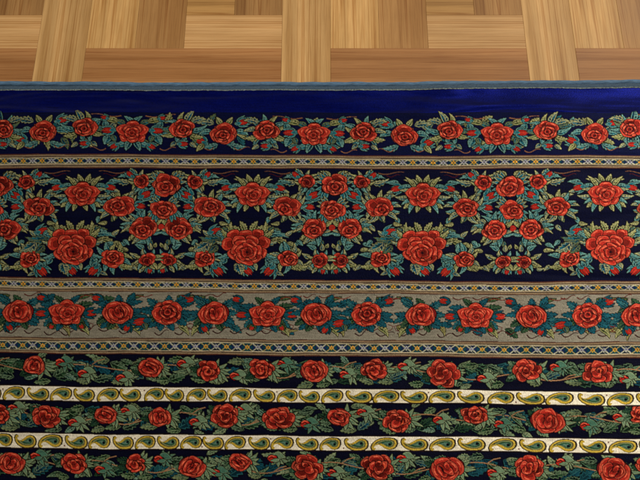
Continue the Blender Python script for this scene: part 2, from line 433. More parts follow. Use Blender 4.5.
def outer_border():
    r = R(91); x = X0
    while x < X1:
        sg = r.choice([1, -1]); ci, ce = r.choice([(TEAL, TEAL2), (TEAL*.8, OLIVE), (TEAL, PALE), (OLIVE, PALE), (TEAL*.7, TEAL)])
        leaf(x, 132+sg*r.uniform(4, 9), sg*r.uniform(.2, 1.1)+r.choice([0, 0, math.pi]), r.uniform(11, 16), r.uniform(4.5, 7), ci, ce, r.uniform(-.3, .3), 1, r.choice([0, 1]))
        x += r.uniform(8, 13)
    units = [(133, 132), (314, 134), (497, 134), (-48, 132), (-229, 132), (680, 132), (861, 132)]
    between = [(44, 132, 1), (224, 134, 1), (404, 135, -1), (595, 134, 1), (-137, 132, 1), (771, 132, 1)]
    for x, y, m in between:
        r = R(33)
        for k in (1, -1):
            leaf(x+k*10, y-10, -.3, 17, 7, TEAL, PALE, .25, k, 1); leaf(x+k*6, y+10, .5, 16, 6, TEAL, TEAL2, -.3, k, 1)
            leaf(x+k*3, y-9, -1.1, 11, 5, OLIVE, PALE, 0, k); leaf(x+k*12, y-2, 0, 13, 6, TEAL, TEAL2, .3, k)
            tendril(x+k*10, y+14, 16, .1, 2.5, BROWN, k)
        bud(x-m*24, y+7, 10, -2.6, r, 1 if m > 0 else -1)
        leaf(x-m*20, y+10, .9, 12, 5, OLIVE, PALE, 0, -m)
        bud(x+m*19, y-12, 9, -.35, r, m)
        leaf(x+m*26, y-14, .1, 9, 4, TEAL, PALE, 0, m)
        rose(x, y, 23, 20, r, m)
    for x, y in units:
        for m in (1, -1):
            xx = x+m*48+ (2 if m > 0 else 0)
            r = R(21)
            outer_rose(xx, y-4+(1 if m > 0 else 0), 23, 19.5, 21+int(x)%4, m)
            bud(xx+m*1, y+12, 7.5, 0, r, m)
            leaf(xx-m*7, y+10, 2.3, 8, 4, TEAL, PALE, 0, m); leaf(xx+m*7, y+11, .7, 9, 4, TEAL, PALE, 0, m)
        outer_unit_big(x, y)
    # clear what strays out of the band
outer_border()
ground(Z, lambda x: 110.6+.5*np.sin(x*.21)+.4*np.sin(x*.53), BLUE)

# --- main border: large roses and clusters on navy
def lean(x): return (x-440)*.00048
def cluster(C):
    q = int(C)%7
    def P(dx, y): return C+dx+lean(C)*(y-186), y
    for m in (1, -1):
        for (dx, y, a, L, w, ci, ce, b) in [
            (6, 177, -.35, 17, 5, TEAL, PALE, .25), (4, 176, -.8, 11, 4, OLIVE, PALE, .2), (33, 178, -.4, 17, 6, TEAL, TEAL2, .3),
            (38, 182, .05, 17, 6, TEAL, PALE, -.25), (32, 175, -.9, 10, 4, TEAL, PALE, 0), (30, 187, .9, 8, 4, TEAL, PALE, 0), (13, 195, .6, 8, 5, DTEAL, TEAL2, 0),
            (50, 198, -.6, 13, 5, TEAL, PALE, .2), (55, 204, -.1, 13, 5, TEAL, PALE, .2), (55, 210, .5, 11, 5, OLIVE, PALE, -.2), (47, 215, 1.1, 10, 5, TEAL, OLIVE, 0),
            (40, 215, 1.7, 8, 4, OLIVE, PALE, 0), (36, 200, -2.0, 9, 4, TEAL, PALE, 0), (3, 217, 1.2, 7, 4, TEAL, PALE, 0), (8, 216, .6, 7, 3, OLIVE, PALE, 0),
            (27, 222, -.5, 11, 5, TEAL, PALE, .2), (29, 229, .1, 12, 5, TEAL, TEAL2, -.2), (24, 235, .8, 11, 5, OLIVE, PALE, 0), (16, 237, 1.4, 11, 5, TEAL, PALE, 0),
            (9, 240, 1.6, 9, 4, TEAL, OLIVE, .1), (22, 218, -1.2, 9, 5, TEAL, TEAL2, 0),
            (15, 250, -.9, 10, 5, TEAL, TEAL2, .2), (19, 257, -.2, 10, 5, TEAL, PALE, -.2), (18, 263, .5, 11, 5, OLIVE, PALE, -.1), (13, 266, 1.1, 10, 4, TEAL, PALE, 0),
            (8, 251, -1.6, 9, 4, TEAL, PALE, 0), (5, 266, 1.5, 8, 4, OLIVE, PALE, 0), (4, 248, -1.9, 6, 3, OLIVE, PALE, 0), (23, 268, .3, 9, 3, TEAL, PALE, -.3), (32, 244, .2, 10, 4, TEAL, TEAL2, .2), (30, 251, -.3, 11, 4, OLIVE, PALE, .2), (12, 244, -.4, 10, 4, TEAL, TEAL2, .3), (30, 193, .1, 9, 4, TEAL, PALE, .2), (62, 217, .9, 9, 4, TEAL, TEAL2, .2)]:
            x_, y_ = P(m*dx, y); leaf(x_, y_, a, L, w, ci, ce, b*1.4, m, 1 if L > 14 else 0)
        x_, y_ = P(m*44, 172.5); tendril(x_, y_, 26, 0, 1.6, BROWN*.8, m); tendril(x_+m*8, y_+2, 14, .1, 2, MAR*2, m)
        r = R(5)
        x_, y_ = P(m*20, 195); bud(x_, y_, 10, -2.6 , r, m)
        x_, y_ = P(m*24, 206.5); bud(x_, y_, 9, 2.9, r, m)
        x_, y_ = P(m*39, 174.5); bud(x_, y_, 7, -.9, r, m)
        x_, y_ = P(m*6.5, 271); bud(x_, y_, 6, 1.4, r, m)
        for dx, y, w in ((27, 182, 16), (46, 206.5, 26), (18, 228.5, 25), (10, 260.5, 18)):
            x_, y_ = P(m*dx, y); ring_leaves(x_, y_, w, w*.75, R(int(dx)), 11, [(TEAL, PALE), (TEAL, TEAL2), (OLIVE, PALE), (TEAL, TEAL2)], .36, .6, .2, m, 0, .32)
        r = R(6+q)
        x_, y_ = P(m*27, 182); rose(x_, y_, 15.5, 13, r, m, 0, True)
        x_, y_ = P(m*46, 206.5); rose(x_, y_, 26, 19, r, m)
        x_, y_ = P(m*18, 228.5); rose(x_, y_, 25, 20, r, m)
        x_, y_ = P(m*10.6, 260.5); rose(x_, y_, 15.5, 13, r, m, 0, True)
    for y, w in ((186, 28), (209.5, 24)):
        x_, y_ = P(0, y)
        for m in (1, -1):
            for a in (-1.4, -1.05, -.7, -.35, .2, .55, .9, 1.3): leaf(x_+m*w*.25, y_+math.sin(a)*w*.2, a, w*.46, w*.14, TEAL, PALE if a < 0 else TEAL2, .1, m, 0, False)
    r = R(17+q)
    rose(*P(0, 186), 28, 20, r); rose(*P(0, 209.5), 24, 16.5, r)
    x_, y_ = P(0, 227.5); fill(blob(6, 6, 3, .05, 0, x_, y_), RED)

def axis(Sx, m0, nxt):
    """small rose above a large one"""
    q = int(Sx)%3
    def P(dx, y): return Sx+dx+lean(Sx)*(y-194), y
    for m in (1, -1):
        for (dx, y, a, L, w, ci, ce, b) in [
            (2, 184, -1.25, 13, 5, OLIVE, PALE, 0), (6, 184, -.7, 14, 5, TEAL, PALE, .2), (12, 187, -.3, 12, 5, TEAL, TEAL2, .2), (15, 196, .25, 13, 5, TEAL, PALE, -.2),
            (11, 201, .75, 12, 5, OLIVE, PALE, 0), (4, 204, 1.25, 10, 4, OLIVE, PALE, 0), (24, 184, -.5, 13, 5, TEAL, TEAL2, .25), (28, 190, .3, 9, 4, TEAL, PALE, 0),
            (3, 232, -1.3, 15, 5, OLIVE, PALE, .1), (9, 233, -.95, 15, 5, OLIVE, PALE, .3), (17, 233, -.55, 16, 6, TEAL, OLIVE, .25), (20, 236, -.3, 20, 7, TEAL, TEAL2, .3),
            (24, 240, .15, 22, 6, OLIVE, PALE, .25), (20, 258, .9, 10, 6, TEAL, TEAL2, 0), (7, 263, 1.2, 10, 6, TEAL, PALE, 0), (38, 236, -.8, 10, 4, TEAL, PALE, 0), (33, 247, -.5, 14, 5, TEAL, TEAL2, .2), (40, 243, .3, 12, 4, OLIVE, PALE, .3), (50, 240, .9, 9, 4, TEAL, TEAL2, 0), (53, 225, 2.2, 9, 4, TEAL, PALE, 0), (30, 222, 2.6, 9, 4, OLIVE, PALE, .2), (60, 266, .4, 9, 4, TEAL, PALE, .2)]:
            x_, y_ = P(m*dx, y); leaf(x_, y_, a, L, w, ci, ce, b*1.4, m, 1 if L > 14 else 0)
        r = R(9)
        x_, y_ = P(m*27, 188); bud(x_, y_, 9, 2.8, r, -m)
        # roses and buds either side of the large rose
        x_, y_ = P(m*42, 258.5)
        rr = R(12+q)
        ring_leaves(x_, y_, 21, 17, rr, 10, [(TEAL, TEAL2), (TEAL, PALE), (OLIVE, PALE)], .42, .7, None, m, 0, .36)
        leaf(x_+m*6, y_+7, .35, 14, 5, OLIVE, PALE, -.3, m, 1)
        rose(x_, y_, 20.5, 16, rr, m)
        x_, y_ = P(m*(24 if m*m0 > 0 else 27), 271); bud(x_, y_, 11, 2.2, rr, m)
        for q in (-.5, .4): leaf(x_, y_-4, -1.5+q, 8, 4, TEAL, TEAL2, 0, m)
        leaf(x_+m*7, y_+2, .2, 8, 3.5, TEAL, PALE, .2, m)
    x_, y_ = P(m0*-32, 231); bud(x_, y_, 10, -2.8, R(3), -m0 if m0 < 0 else -1)
    for q in (.4, -.5, 0): leaf(x_, y_+2, math.pi*.15+q, 12, 5, TEAL, TEAL2, .1, m0, 1)
    x_, y_ = P(m0*-26, 238)
    leaf(x_, y_, 2.9, 22, 8, TEAL, OLIVE, .3, m0, 1); leaf(x_-m0*12, y_+4, 2.3, 20, 9, TEAL, PALE, .25, m0, 1); leaf(x_-m0*4, y_+7, 2.2, 14, 6, DTEAL, OLIVE, .1, m0, 1)
    x_, y_ = P(m0*3, 271); bud(x_, y_, 9.5, .9, R(4), m0)
    x_, y_ = P(-m0*8, 263); leaf(x_, y_, 1.3, 15, 8, TEAL, PALE, 0, 1, 1)
    for m in (1, -1):
        for a in (-1.1, -.3, .4, 1.0): x_, y_ = P(m*8, 194+math.sin(a)*8); leaf(x_, y_, a, 16, 4, TEAL if a > -.6 else OLIVE, PALE if a < .3 else TEAL2, .15, m, 0)
        for a in (-1.2, -.65, -.1, .6): x_, y_ = P(m*14, 246+math.sin(a)*11); leaf(x_, y_, a, 18, 4.5, TEAL if a > -.5 else OLIVE, PALE if a < 0 else TEAL2, -.2, m, 1)
    sym = P(0, 194); sym_rose(sym[0], sym[1], 33, 26, R(2)) 
    x_, y_ = P(-1, 247.5); big_rose(x_, y_, 47+q, 36, R(8+q), m0)

for C in (-168, 0-3, 167, 334, 511, 697, 880): cluster(C)
for Sx, m0 in ((-257, -1), (-86, -1), (82, 1), (252, 1), (423, 1), (606, 1), (790, 1)): axis(Sx, m0, 0)

# --- grey border
def grey_border():
    GP = [(DTEAL, lin(30, 96, 108)), (DTEAL, lin(52, 110, 112)), (DGREEN, lin(70, 98, 66)), (DTEAL, lin(34, 92, 104))]
    st = [(-187, 0), (-137, 1), (-88, 2), (-35, 3), (19, 0), (67, 1), (118, 2), (167, 3), (214, 0), (267, 1), (316, 2), (366, 3), (421, 0), (475, 1), (531, 2), (587, 3), (637, 0), (688, 1), (740, 2), (792, 3), (845, 0)]
    def yc(x): return float(B['g2b'](x)+B['g3a'](x))/2-2.5
    rg = R(8); x = X0
    while x < X1:
        sg = rg.choice([1, -1]); ci, ce = rg.choice(GP)
        leaf(x, yc(x)+sg*rg.uniform(5, 12)+1, sg*rg.uniform(.1, 1.0)+rg.choice([0, math.pi]), rg.uniform(13, 18), rg.uniform(5.5, 8), ci, ce, rg.uniform(-.3, .3), 1, 1)
        if rg.random() < .95: tendril(x, yc(x)+16+rg.uniform(0, 4), rg.uniform(14, 20), rg.uniform(-.2, .2), 3.6, lin(70, 30, 28), 1, 1.3)
        if rg.random() < .4: tendril(x, yc(x)-18, rg.uniform(12, 18), rg.uniform(-.1, .2), 2.2, lin(94, 40, 30), 1, 1.2)
        if rg.random() < .5: leaf(x, yc(x)+rg.uniform(9, 13), rg.choice([.7, 2.4, .4]), rg.uniform(12, 17), 5, lin(118, 116, 66), lin(150, 142, 92), rg.choice([-.4, .4]), 1, 0)
        x += rg.uniform(15, 22)
    for x, k in st:
        y = yc(x); r = R(40+k)
        m = -1 if k == 0 else 1
        # tendrils and scrolls below, pale leaves
        stroke(place([(-14, 17), (-8, 20), (-2, 18), (6, 21), (12, 18)], x, y, 0, m), .9, lin(96, 40, 34))
        stroke(place([(14, 16), (19, 21), (25, 20), (27, 15), (22, 13)], x, y, 0, m), .8, lin(96, 40, 34))
        leaf(x+m*12, y+13, .5, 15, 6, OLIVE, PALE, .4, m); leaf(x+m*9, y-16, .1, 16, 4, GREEN, lin(100, 110, 70), -.2, m)
        stroke(place([(10, -17), (18, -21), (27, -19), (34, -22)], x, y, 0, m), .9, lin(110, 48, 36))
        if k == 1:
            for mm in (1, -1):
                for (dx, dy, a, L, w) in [(4, -9, -.95, 13, 5), (10, -5, -.35, 17, 7), (12, 1, .1, 17, 6), (10, 6, .55, 16, 7), (4, 9, 1.0, 13, 6), (9, 4, .9, 18, 5)]:
                    ci, ce = r.choice(GP); leaf(x+mm*dx, y+dy, a, L, w, ci, ce, .1, mm, 1)
                bud(x+mm*25, y+(1), 10, 0 if mm > 0 else 0, R(4), mm, DTEAL, lin(30, 84, 92))
                bud(x+mm*15, y+14, 6, 1.1, R(4), mm, DGREEN, OLIVE)
            sym_rose(x, y, 34, 27, r)
        else:
            for (dx, dy, a, L, w) in [(9, -8, -.85, 16, 6), (11, 3, .3, 18, 6), (-9, -1, 3.2, 17, 6), (-7, 7, 2.4, 15, 6), (8, -7, -.4, 17, 5), (10, 0, -.05, 17, 6), (8, 6, .6, 15, 7), (-8, -6, -2.6, 16, 7), (-9, 4, 2.7, 15, 6), (-4, 9, 1.9, 12, 6), (3, 9, 1.2, 12, 6), (0, -8, -1.3, 12, 6)]:
                ci, ce = r.choice(GP); leaf(x+m*dx, y+dy, a+r.uniform(-.2, .2), L, w, ci, ce, r.uniform(-.2, .2), m, 1)
            if k == 3:
                bud(x-26, y+9, 12, 2.9, R(6), 1, DTEAL, lin(40, 96, 100))
                bud(x+22, y-13, 9, -.3, R(6), 1, DTEAL, lin(30, 84, 92))
                leaf(x-22, y+10, 1.4, 9, 5, DTEAL, OLIVE)
            else:
                bud(x+m*9, y+16, 7.5, 2.0, R(6), m, DTEAL, lin(30, 84, 92))
                bud(x-m*22, y-14, 8, -2.9, R(7), 1, DTEAL, lin(30, 84, 92))
            if k == 3: rose(x, y, 28, 23, r, m)
            else: half_open(x, y, 30, 25, r, m, -.35 if k == 2 else .15)
grey_border()

# --- slim stripes with roses and branches on near-black
def calyx(x, y, L, m, r, n=5, c=None, e=None):
    c = SAGE if c is None else c; e = lin(136, 150, 108) if e is None else e
    n += 2
    for k in range(n):
        a = -1.5+3.0*k/(n-1)+r.uniform(-.15, .15)
        leaf(x, y, a, L*r.uniform(.65, 1.15), L*.26, c, e, r.uniform(-.15, .15), m, 0, False)
def rose_stripe(items, top, bot, seed):
    r = R(seed)
    mid = lambda x: float(top(x)+bot(x))/2
    full = []
    for sh in (-640, 0, 640):
        for it in items:
            if -275 < it[0]+sh < 915: full.append((it[0]+sh,)+tuple(it[1:]))
    full.sort()
    rs = [it for it in full if it[2] > 0]
    x = -262.0
    while x < 900:                               # broad dark leaves lying behind
        sg = r.choice([1, -1])
        ci, ce = r.choice([(DTEAL*.8, lin(44, 100, 100)), (DTEAL*.7, DTEAL*1.3), (DGREEN, lin(80, 116, 84)), (GREEN*.8, lin(96, 124, 88))])
        leaf(x, mid(x)+sg*9, -sg*r.uniform(.3, .8), r.uniform(20, 30), r.uniform(9, 12), ci, ce, r.uniform(-.2, .2), 1, 1)
        x += r.uniform(15, 22)
    x = -262.0
    while x < 900:
        ci, ce = r.choice([(SAGE*.8, lin(128, 146, 108)), (SAGE, lin(140, 150, 112)), (GREEN, SAGE), (lin(70, 108, 92), lin(120, 146, 122))])
        leaf(x, mid(x)+r.uniform(-13, 13), r.uniform(-.9, .9)+r.choice([0, math.pi]), r.uniform(12, 18), r.uniform(4.5, 6.5), ci, ce, r.uniform(-.3, .3), 1, r.choice([0, 1]))
        x += r.uniform(9, 15)
    for a, b in zip(rs[:-1], rs[1:]):            # branches and long leaves between the roses
        dx = b[0]-a[0]; up = r.choice([1, -1])
        t = np.linspace(0, 1, 10)
        ya, yb = mid(a[0]), mid(b[0])
        for k in range(max(2, int(dx/17))):
            u = (k+.5)/max(2, int(dx/17)); X = a[0]+dx*u+r.uniform(-3, 3); sgn = 1 if (k % 2) else -1
            ci, ce = r.choice([(DTEAL, lin(30, 82, 86)), (DGREEN, GREEN), (GREEN, SAGE), (DGREEN, SAGE), (DTEAL, SAGE)])
            leaf(X-9, mid(X)+sgn*(7+r.uniform(-2, 3)), -sgn*.5+r.uniform(-.35, .35)*1, r.uniform(17, 24), r.uniform(6, 9), ci, ce, r.uniform(-.15, .15), 1, 1)
            ci, ce = r.choice([(GREEN, lin(116, 136, 98)), (SAGE*.7, lin(122, 134, 92)), (DGREEN, SAGE)])
            leaf(X+8, mid(X)-sgn*(10+r.uniform(-2, 2)), math.pi-sgn*.2+r.uniform(-.4, .4), r.uniform(14, 18), r.uniform(6, 8), ci, ce, r.uniform(-.2, .2), 1, 1)
        xb = a[0]+dx*t; ybr = ya+(yb-ya)*t+up*9*np.sin(t*math.pi)*np.cos(t*2)
        stroke(np.stack([xb, ybr], 1), 1.0, lin(150, 112, 78))
        stroke(place([(0, 0), (6, -5), (13, -7)], a[0]+dx*.5, mid(a[0])+up*5, 0, 1), .9, lin(150, 112, 78))
    for (x, y, w, h) in full:
        if w > 0: continue
        y = y+0
        m = -1 if h > 0 else 1
        ci, ce = (SAGE, lin(136, 150, 112)) if r.random() < .7 else (lin(70, 110, 90), SAGE)
        calyx(x+3, y, 13, 1, r, 5, ci, ce)
        leaf(x-1, y-4, .2, 13, 8, ci, ce, .1, 1, 0, False)
        fill(place(blob(11, 11, 3, .08, r.uniform(0, 6)), x-2, y), MAR*.8)
        fill(place(blob(9, 8.6, 3, .08, r.uniform(0, 6)), x-2, y), RED)
        stroke(place([(-5, 0), (-1, -2), (2, 1)], x-1, y), .8, MAR)
        stroke(place([(-5, -2), (-2, -4), (1, -3)], x-1, y), .8, RED3)
        leaf(x+5, y+1, 2.9, 9, 4, ci, ce, .1, 1, 0, False)
    for (x, y, w, h) in full:
        if w <= 0: continue
        calyx(x+w*.32, y+1, 16, 1, r, 6)
        for k in range(3):
            leaf(x-w*.3, y+r.uniform(-6, 6), 3.1+r.uniform(-.9, .9), 13, 6, *r.choice([(DGREEN, GREEN), (GREEN, SAGE)]), 0, 1, 1)
        if r.random() < .35: half_open(x, y, w, h*.95, r, 1, r.uniform(-1.1, .6))
        else: branch_rose(x, y, w*1.0, h, r, r.uniform(-.6, .6))
st1 = [(34, 365, 21, 22), (62, 362, 0, 0), (84, 373, 0, 1), (122, 378, 0, 0), (150, 368, 25, 23), (184, 364, 0, 0), (208, 371, 21, 21), (236, 377, 0, 0), (262, 369, 23, 21),
       (283, 364, 0, 0), (314, 371, 27, 25), (346, 375, 0, 0), (374, 370, 25, 21), (405, 367, 0, 0), (443, 374, 31, 25), (484, 379, 0, 0), (527, 370, 27, 23), (557, 367, 0, 0), (599, 372, 29, 23), (626, 379, 0, 0)]
st2 = [(0, 414, 18, 20), (15, 408, 0, 0), (47, 416, 27, 23), (75, 422, 0, 0), (106, 414, 22, 21), (127, 411, 0, 0), (160, 417, 23, 21), (196, 422, 0, 0), (225, 416, 25, 24), (241, 411, 0, 0), (278, 418, 29, 25),
       (307, 424, 0, 0), (338, 417, 21, 22), (363, 413, 0, 0), (397, 421, 27, 24), (439, 421, 0, 0), (474, 416, 24, 20), (500, 425, 0, 0), (547, 421, 35, 27), (586, 426, 0, 0), (619, 417, 0, 0)]
st3 = [(11, 463, 27, 26), (37, 456, 0, 0), (73, 463, 23, 24), (101, 469, 0, 0), (135, 463, 19, 20), (161, 459, 0, 0), (192, 467, 27, 25), (217, 473, 0, 0), (240, 462, 21, 22), (275, 459, 0, 0), (307, 467, 29, 25),
       (334, 473, 0, 0), (378, 467, 29, 25), (404, 459, 0, 0), (447, 469, 35, 27), (494, 474, 0, 0), (529, 468, 29, 25), (563, 462, 0, 0), (614, 470, 35, 28)]
rose_stripe(st1, B['g3b'], B['p1a'], 1)
rose_stripe(st2, B['p1b'], B['p2a'], 2)
rose_stripe(st3, B['p2b'], B['p3a'], 3)
rose_stripe([(x, y+104, w, h) for x, y, w, h in st2], B['p3b'], B['g4a'], 4)
# inner field beyond the borders
rf = R(77)
for i in range(-8, 30):
    for j in range(2):
        x = i*31+j*15; y = 578+j*40+rf.uniform(-5, 5)
        ring_leaves(x, y, 30, 24, rf, 8, [(GREEN, SAGE), (DTEAL, TEAL), (OLIVE, PALE)], .5, .8, None, 1, 1)
        rose(x, y, 27, 23, rf)

# --- guard stripes and paisley stripes (painted last so they trim the motifs at the band edges)
def guard(ta, tb, inner_grey=False):
    m = (yy >= ta(xs)[None, :]) & (yy < tb(xs)[None, :]); CH[m] = TAN
    def row(f, d0, d1, col):
        m = (yy >= (f(xs)+d0)[None, :]) & (yy < (f(xs)+d1)[None, :]); CH[m] = col
    row(ta, 0, .9, lin(86, 52, 38)); row(ta, 2.6, 3.4, lin(60, 44, 40)); row(ta, 3.4, 4.3, lin(176, 160, 130))
    h0, h1 = 4.3, float(tb(320)-ta(320))-4.2
    row(ta, h0, h1, lin(18, 52, 60)); row(ta, h0-.3, h0+.3, lin(170, 160, 130)); row(ta, h1-.3, h1+.3, lin(170, 160, 130))
    row(tb, -4.2, -3.4, lin(176, 160, 130)); row(tb, -3.2, -2.5, lin(60, 44, 40)); row(tb, -.8, 0, lin(86, 52, 38))
    P = 9.95 if ta(320) < 300 else 10.6
    n = 0
    x = X0-3.0
    r = R(int(ta(320)))
    while x < X1:
        P_ = P*(1+.00018*(x-320))
        y0 = float(ta(x))+h0; y1 = float(ta(x))+h1; yc = (y0+y1)/2
        a = (x, x+P_)
        for sx in (0, P_):      # triangles standing either side of the crossing
            q = 1 if sx == 0 else -1
            fill([(x+sx+q*.3, yc-2.4), (x+sx+q*.3, yc+2.4), (x+P_/2-q*1.2, yc)], DTEAL*.8 if n % 2 else lin(30, 50, 84))
        fill([(x+P_*.5, yc+1.0), (x+P_*.2, y1-.2), (x+P_*.8, y1-.2)], lin(28, 84, 78) if n % 2 else lin(20, 40, 60))
        fill([(x+P_*.5, yc-1.0), (x+P_*.2, y0+.2), (x+P_*.8, y0+.2)], lin(26, 76, 72) if n % 2 else lin(24, 46, 74))
        lc = lin(160, 150, 100) if n % 2 else lin(176, 174, 152)
        stroke([(a[0]-.3, y0), ((a[0]+a[1])/2, yc), (a[1]+.3, y1)], .85, lc); stroke([(a[0]-.3, y1), ((a[0]+a[1])/2, yc), (a[1]+.3, y0)], .85, lc)
        if n % 2 == 0:
            for q in (-1.9, 1.9): stroke([(a[0]+q+1.2, y0), (x+P_/2+q, yc), (a[1]+q-1.2, y1)], .4, lc*.6)
        cc = lin(206, 146, 50) if n % 2 else lin(150, 148, 160)
        for dx in (-1.3, 1.3): fill(blob(2.1, 1.9, 4, .02, 0, x+P_/2+dx, yc, 8), cc)
        for dy in (-1.5, 1.5): fill(blob(1.7, 1.7, 4, .02, 0, x+P_/2, yc+dy, 8), cc if dy < 0 else GOLD*.8 if n % 2 else WHITE*.7)
        fill(blob(1.1, 1.1, 4, .02, 0, x+P_/2, yc, 8), MAR)
        x += P_; n += 1
for a, b in (('g1a', 'g1b'), ('g2a', 'g2b'), ('g3a', 'g3b'), ('g4a', 'g4b')): guard(B[a], B[b])

def paisley_row(ta, tb, cs):
    m = (yy >= ta(xs)[None, :]) & (yy < tb(xs)[None, :]); CH[m] = CREAM
    for f in (ta, tb):
        m = (yy >= (f(xs)-1.1)[None, :]) & (yy < (f(xs)+.2)[None, :]); CH[m] = lin(40, 22, 26)
    r = R(int(ta(320)))
    cs = list(cs)
    while cs[0] > X0: cs.insert(0, cs[0]-23.2)
    while cs[-1] < X1: cs.append(cs[-1]+29.5)
    for i, x in enumerate(cs):
        gap = min(cs[min(i+1, len(cs)-1)]-x if i+1 < len(cs) else 28, x-cs[i-1] if i else 28)
        y = float(ta(x)+tb(x))/2
        h = float(tb(x)-ta(x))
        s = min(gap, 29)/27.5*r.uniform(.95, 1.03); fl = 1 if i % 2 else -1
        # outline of a drop: round head on the right, tail curling to the left
        base = np.array([(12.2, .6), (11.4, 3.6), (8.6, 5.6), (4.0, 6.3), (-1, 6.2), (-5.4, 5.2), (-9.4, 3.0), (-12.0, .2), (-13.0, -3.0), (-12.2, -5.6), (-10.0, -6.2), (-8.4, -5.0), (-8.8, -3.6), (-10.2, -4.0),
                         (-10.2, -2.6), (-8.2, -1.0), (-5.2, -.8), (-2.2, -2.4), (.8, -4.4), (4.6, -5.4), (8.6, -4.6), (11.2, -2.4)])
        def sh(k, ox=0):
            c = base.mean(0); q = (base-c)*[k, k]+c
            return q*[s*1.03, fl*h/14.6]+[x+ox, y+.25]
        fill(sh(1.07), lin(40, 24, 30)); fill(sh(.96), lin(186, 158, 62))
        core = np.array([(9.8, .6), (8.8, 3.0), (5.2, 4.3), (0, 4.3), (-4.4, 3.3), (-8.2, 1.4), (-10.6, -1.2), (-7.6, .4), (-4.2, .8), (-1, -.6), (2.2, -2.6), (5.4, -3.4), (8.4, -2.2)])
        T = lambda q, k: q*[s*k, fl*k*h/14.8]+[x+(1-k)*3*s, y]
        fill(T(core, 1.03), lin(60, 44, 30)); fill(T(core, .92), lin(126, 132, 84)); fill(T(core, .72), lin(50, 84, 58)); fill(T(core, .42), lin(84, 116, 98))
        fill(blob(3.0*s, 2.8, 2, .02, 0, x+5.0*s, y-fl*.3, 10), INK)
        if i % 3 == 0: fill(blob(1.6, 1.6, 2, 0, 0, x-s*13.8, y+fl*4, 8), lin(130, 60, 44))
pa1 = [14, 38, 61, 84, 108, 130, 154, 174, 196, 217, 240, 264, 287, 309, 332, 359, 386, 414, 442, 471, 501, 531, 560, 592, 621]
pa2 = [2, 26, 51, 77, 100, 124, 146, 169, 192, 214, 236, 260, 283, 308, 331, 357, 385, 415, 443, 472, 503, 533, 563, 593, 623]
paisley_row(B['p1a'], B['p1b'], pa1); paisley_row(B['p2a'], B['p2b'], pa2); paisley_row(B['p3a'], B['p3b'], pa1)

# --- knots: every knot takes a slightly different dye
rn = np.random.RandomState(3)
def blur1(a, k, ax):
    c = np.cumsum(np.pad(a, [(k, k) if i == ax else (0, 0) for i in range(a.ndim)], mode='edge'), axis=ax)
    n = a.shape[ax]; w = 2*k
    hi = np.take(c, np.arange(w, w+n), axis=ax); lo = np.take(c, np.arange(0, n), axis=ax)
    return (hi-lo)/w
CHB = CH.copy()
for ax in (0, 1): CHB = (np.roll(CHB, 1, ax)*.25+CHB+np.roll(CHB, -1, ax)*.25)/1.5
B3 = CHB
for _ in range(2):
    for ax in (0, 1): B3 = (np.roll(B3, 2, ax)+B3+np.roll(B3, -2, ax))/3
CHB = np.clip(CHB+.55*(CHB-B3), CHB*.35, CHB*1.6+.01)        # crisp dye edges, as single knots change colour
def knot_noise(step):
    h, w = CH.shape[0]//step+2, CH.shape[1]//step+2
    n = rn.normal(0, 1, (h, w)).astype(np.float32)
    return np.kron(n, np.ones((step, step), dtype=np.float32))[:CH.shape[0], :CH.shape[1]]
kn = knot_noise(2)*.12+knot_noise(1)*.04+blur1(knot_noise(3), 12, 1)*.25
rows = np.repeat(rn.normal(0, .035, CH.shape[0]//3+1), 3)[:CH.shape[0]].astype(np.float32)[:, None]
CHB *= np.clip(1+kn+rows, .45, 1.7)[:, :, None]
CHB += (np.abs(knot_noise(2))*.0012)[:, :, None]
hgt = CHB.sum(2); CHB *= .86
hgt = np.clip(hgt*1.2, 0, 1)
for ax in (0, 1): hgt = blur1(hgt, 2, ax)

def sample(arr, x, y):
    fx = (x-X0)*SS-.5; fy = (y-Y0)*SS-.5
    fx = np.clip(fx, 0, arr.shape[1]-1.001); fy = np.clip(fy, 0, arr.shape[0]-1.001)
    ix = fx.astype(int); iy = fy.astype(int); ax = fx-ix; ay = fy-iy
    if arr.ndim == 3: ax = ax[..., None]; ay = ay[..., None]
    return (arr[iy, ix]*(1-ax)*(1-ay)+arr[iy, ix+1]*ax*(1-ay)+arr[iy+1, ix]*(1-ax)*ay+arr[iy+1, ix+1]*ax*ay)

# ------------------------------------------------------------------ rug materials
def pile_material(name, metal=.35, rough=.5, trail=.3, fuzz=.5):
    m = bpy.data.materials.new(name); nt, b = nodes(m); N = nt.nodes; L = nt.links
    a = N.new('ShaderNodeAttribute'); a.attribute_name = 'dye'
    L.new(a.outputs['Color'], b.inputs['Base Color'])
    b.inputs['Metallic'].default_value = metal
    b.inputs['Roughness'].default_value = rough
    b.inputs['Specular IOR Level'].default_value = .03
    tc = N.new('ShaderNodeTexCoord')
    def noise(sx, sy, sz, detail, dist=0):
        v = N.new('ShaderNodeVectorMath'); v.operation = 'MULTIPLY'; v.inputs[1].default_value = (sx, sy, sz)
        L.new(tc.outputs['Object'], v.inputs[0])
        n = N.new('ShaderNodeTexNoise'); n.inputs['Scale'].default_value = 1; n.inputs['Detail'].default_value = detail; n.inputs['Distortion'].default_value = dist
        L.new(v.outputs[0], n.inputs['Vector']); return n.outputs['Fac']
    b1 = N.new('ShaderNodeBump'); b1.inputs['Strength'].default_value = trail; b1.inputs['Distance'].default_value = .03
    L.new(noise(3.2, 16, 1, 2, .6), b1.inputs['Height'])              # strokes left in the lay of the pile
    b2 = N.new('ShaderNodeBump'); b2.inputs['Strength'].default_value = fuzz; b2.inputs['Distance'].default_value = .0009
    L.new(noise(700, 520, 300, 2), b2.inputs['Height']); L.new(b1.outputs[0], b2.inputs['Normal'])
    L.new(b2.outputs[0], b.inputs['Normal'])
    return m
M_PILE = pile_material('silk_pile', .5, .45, .25, .35)
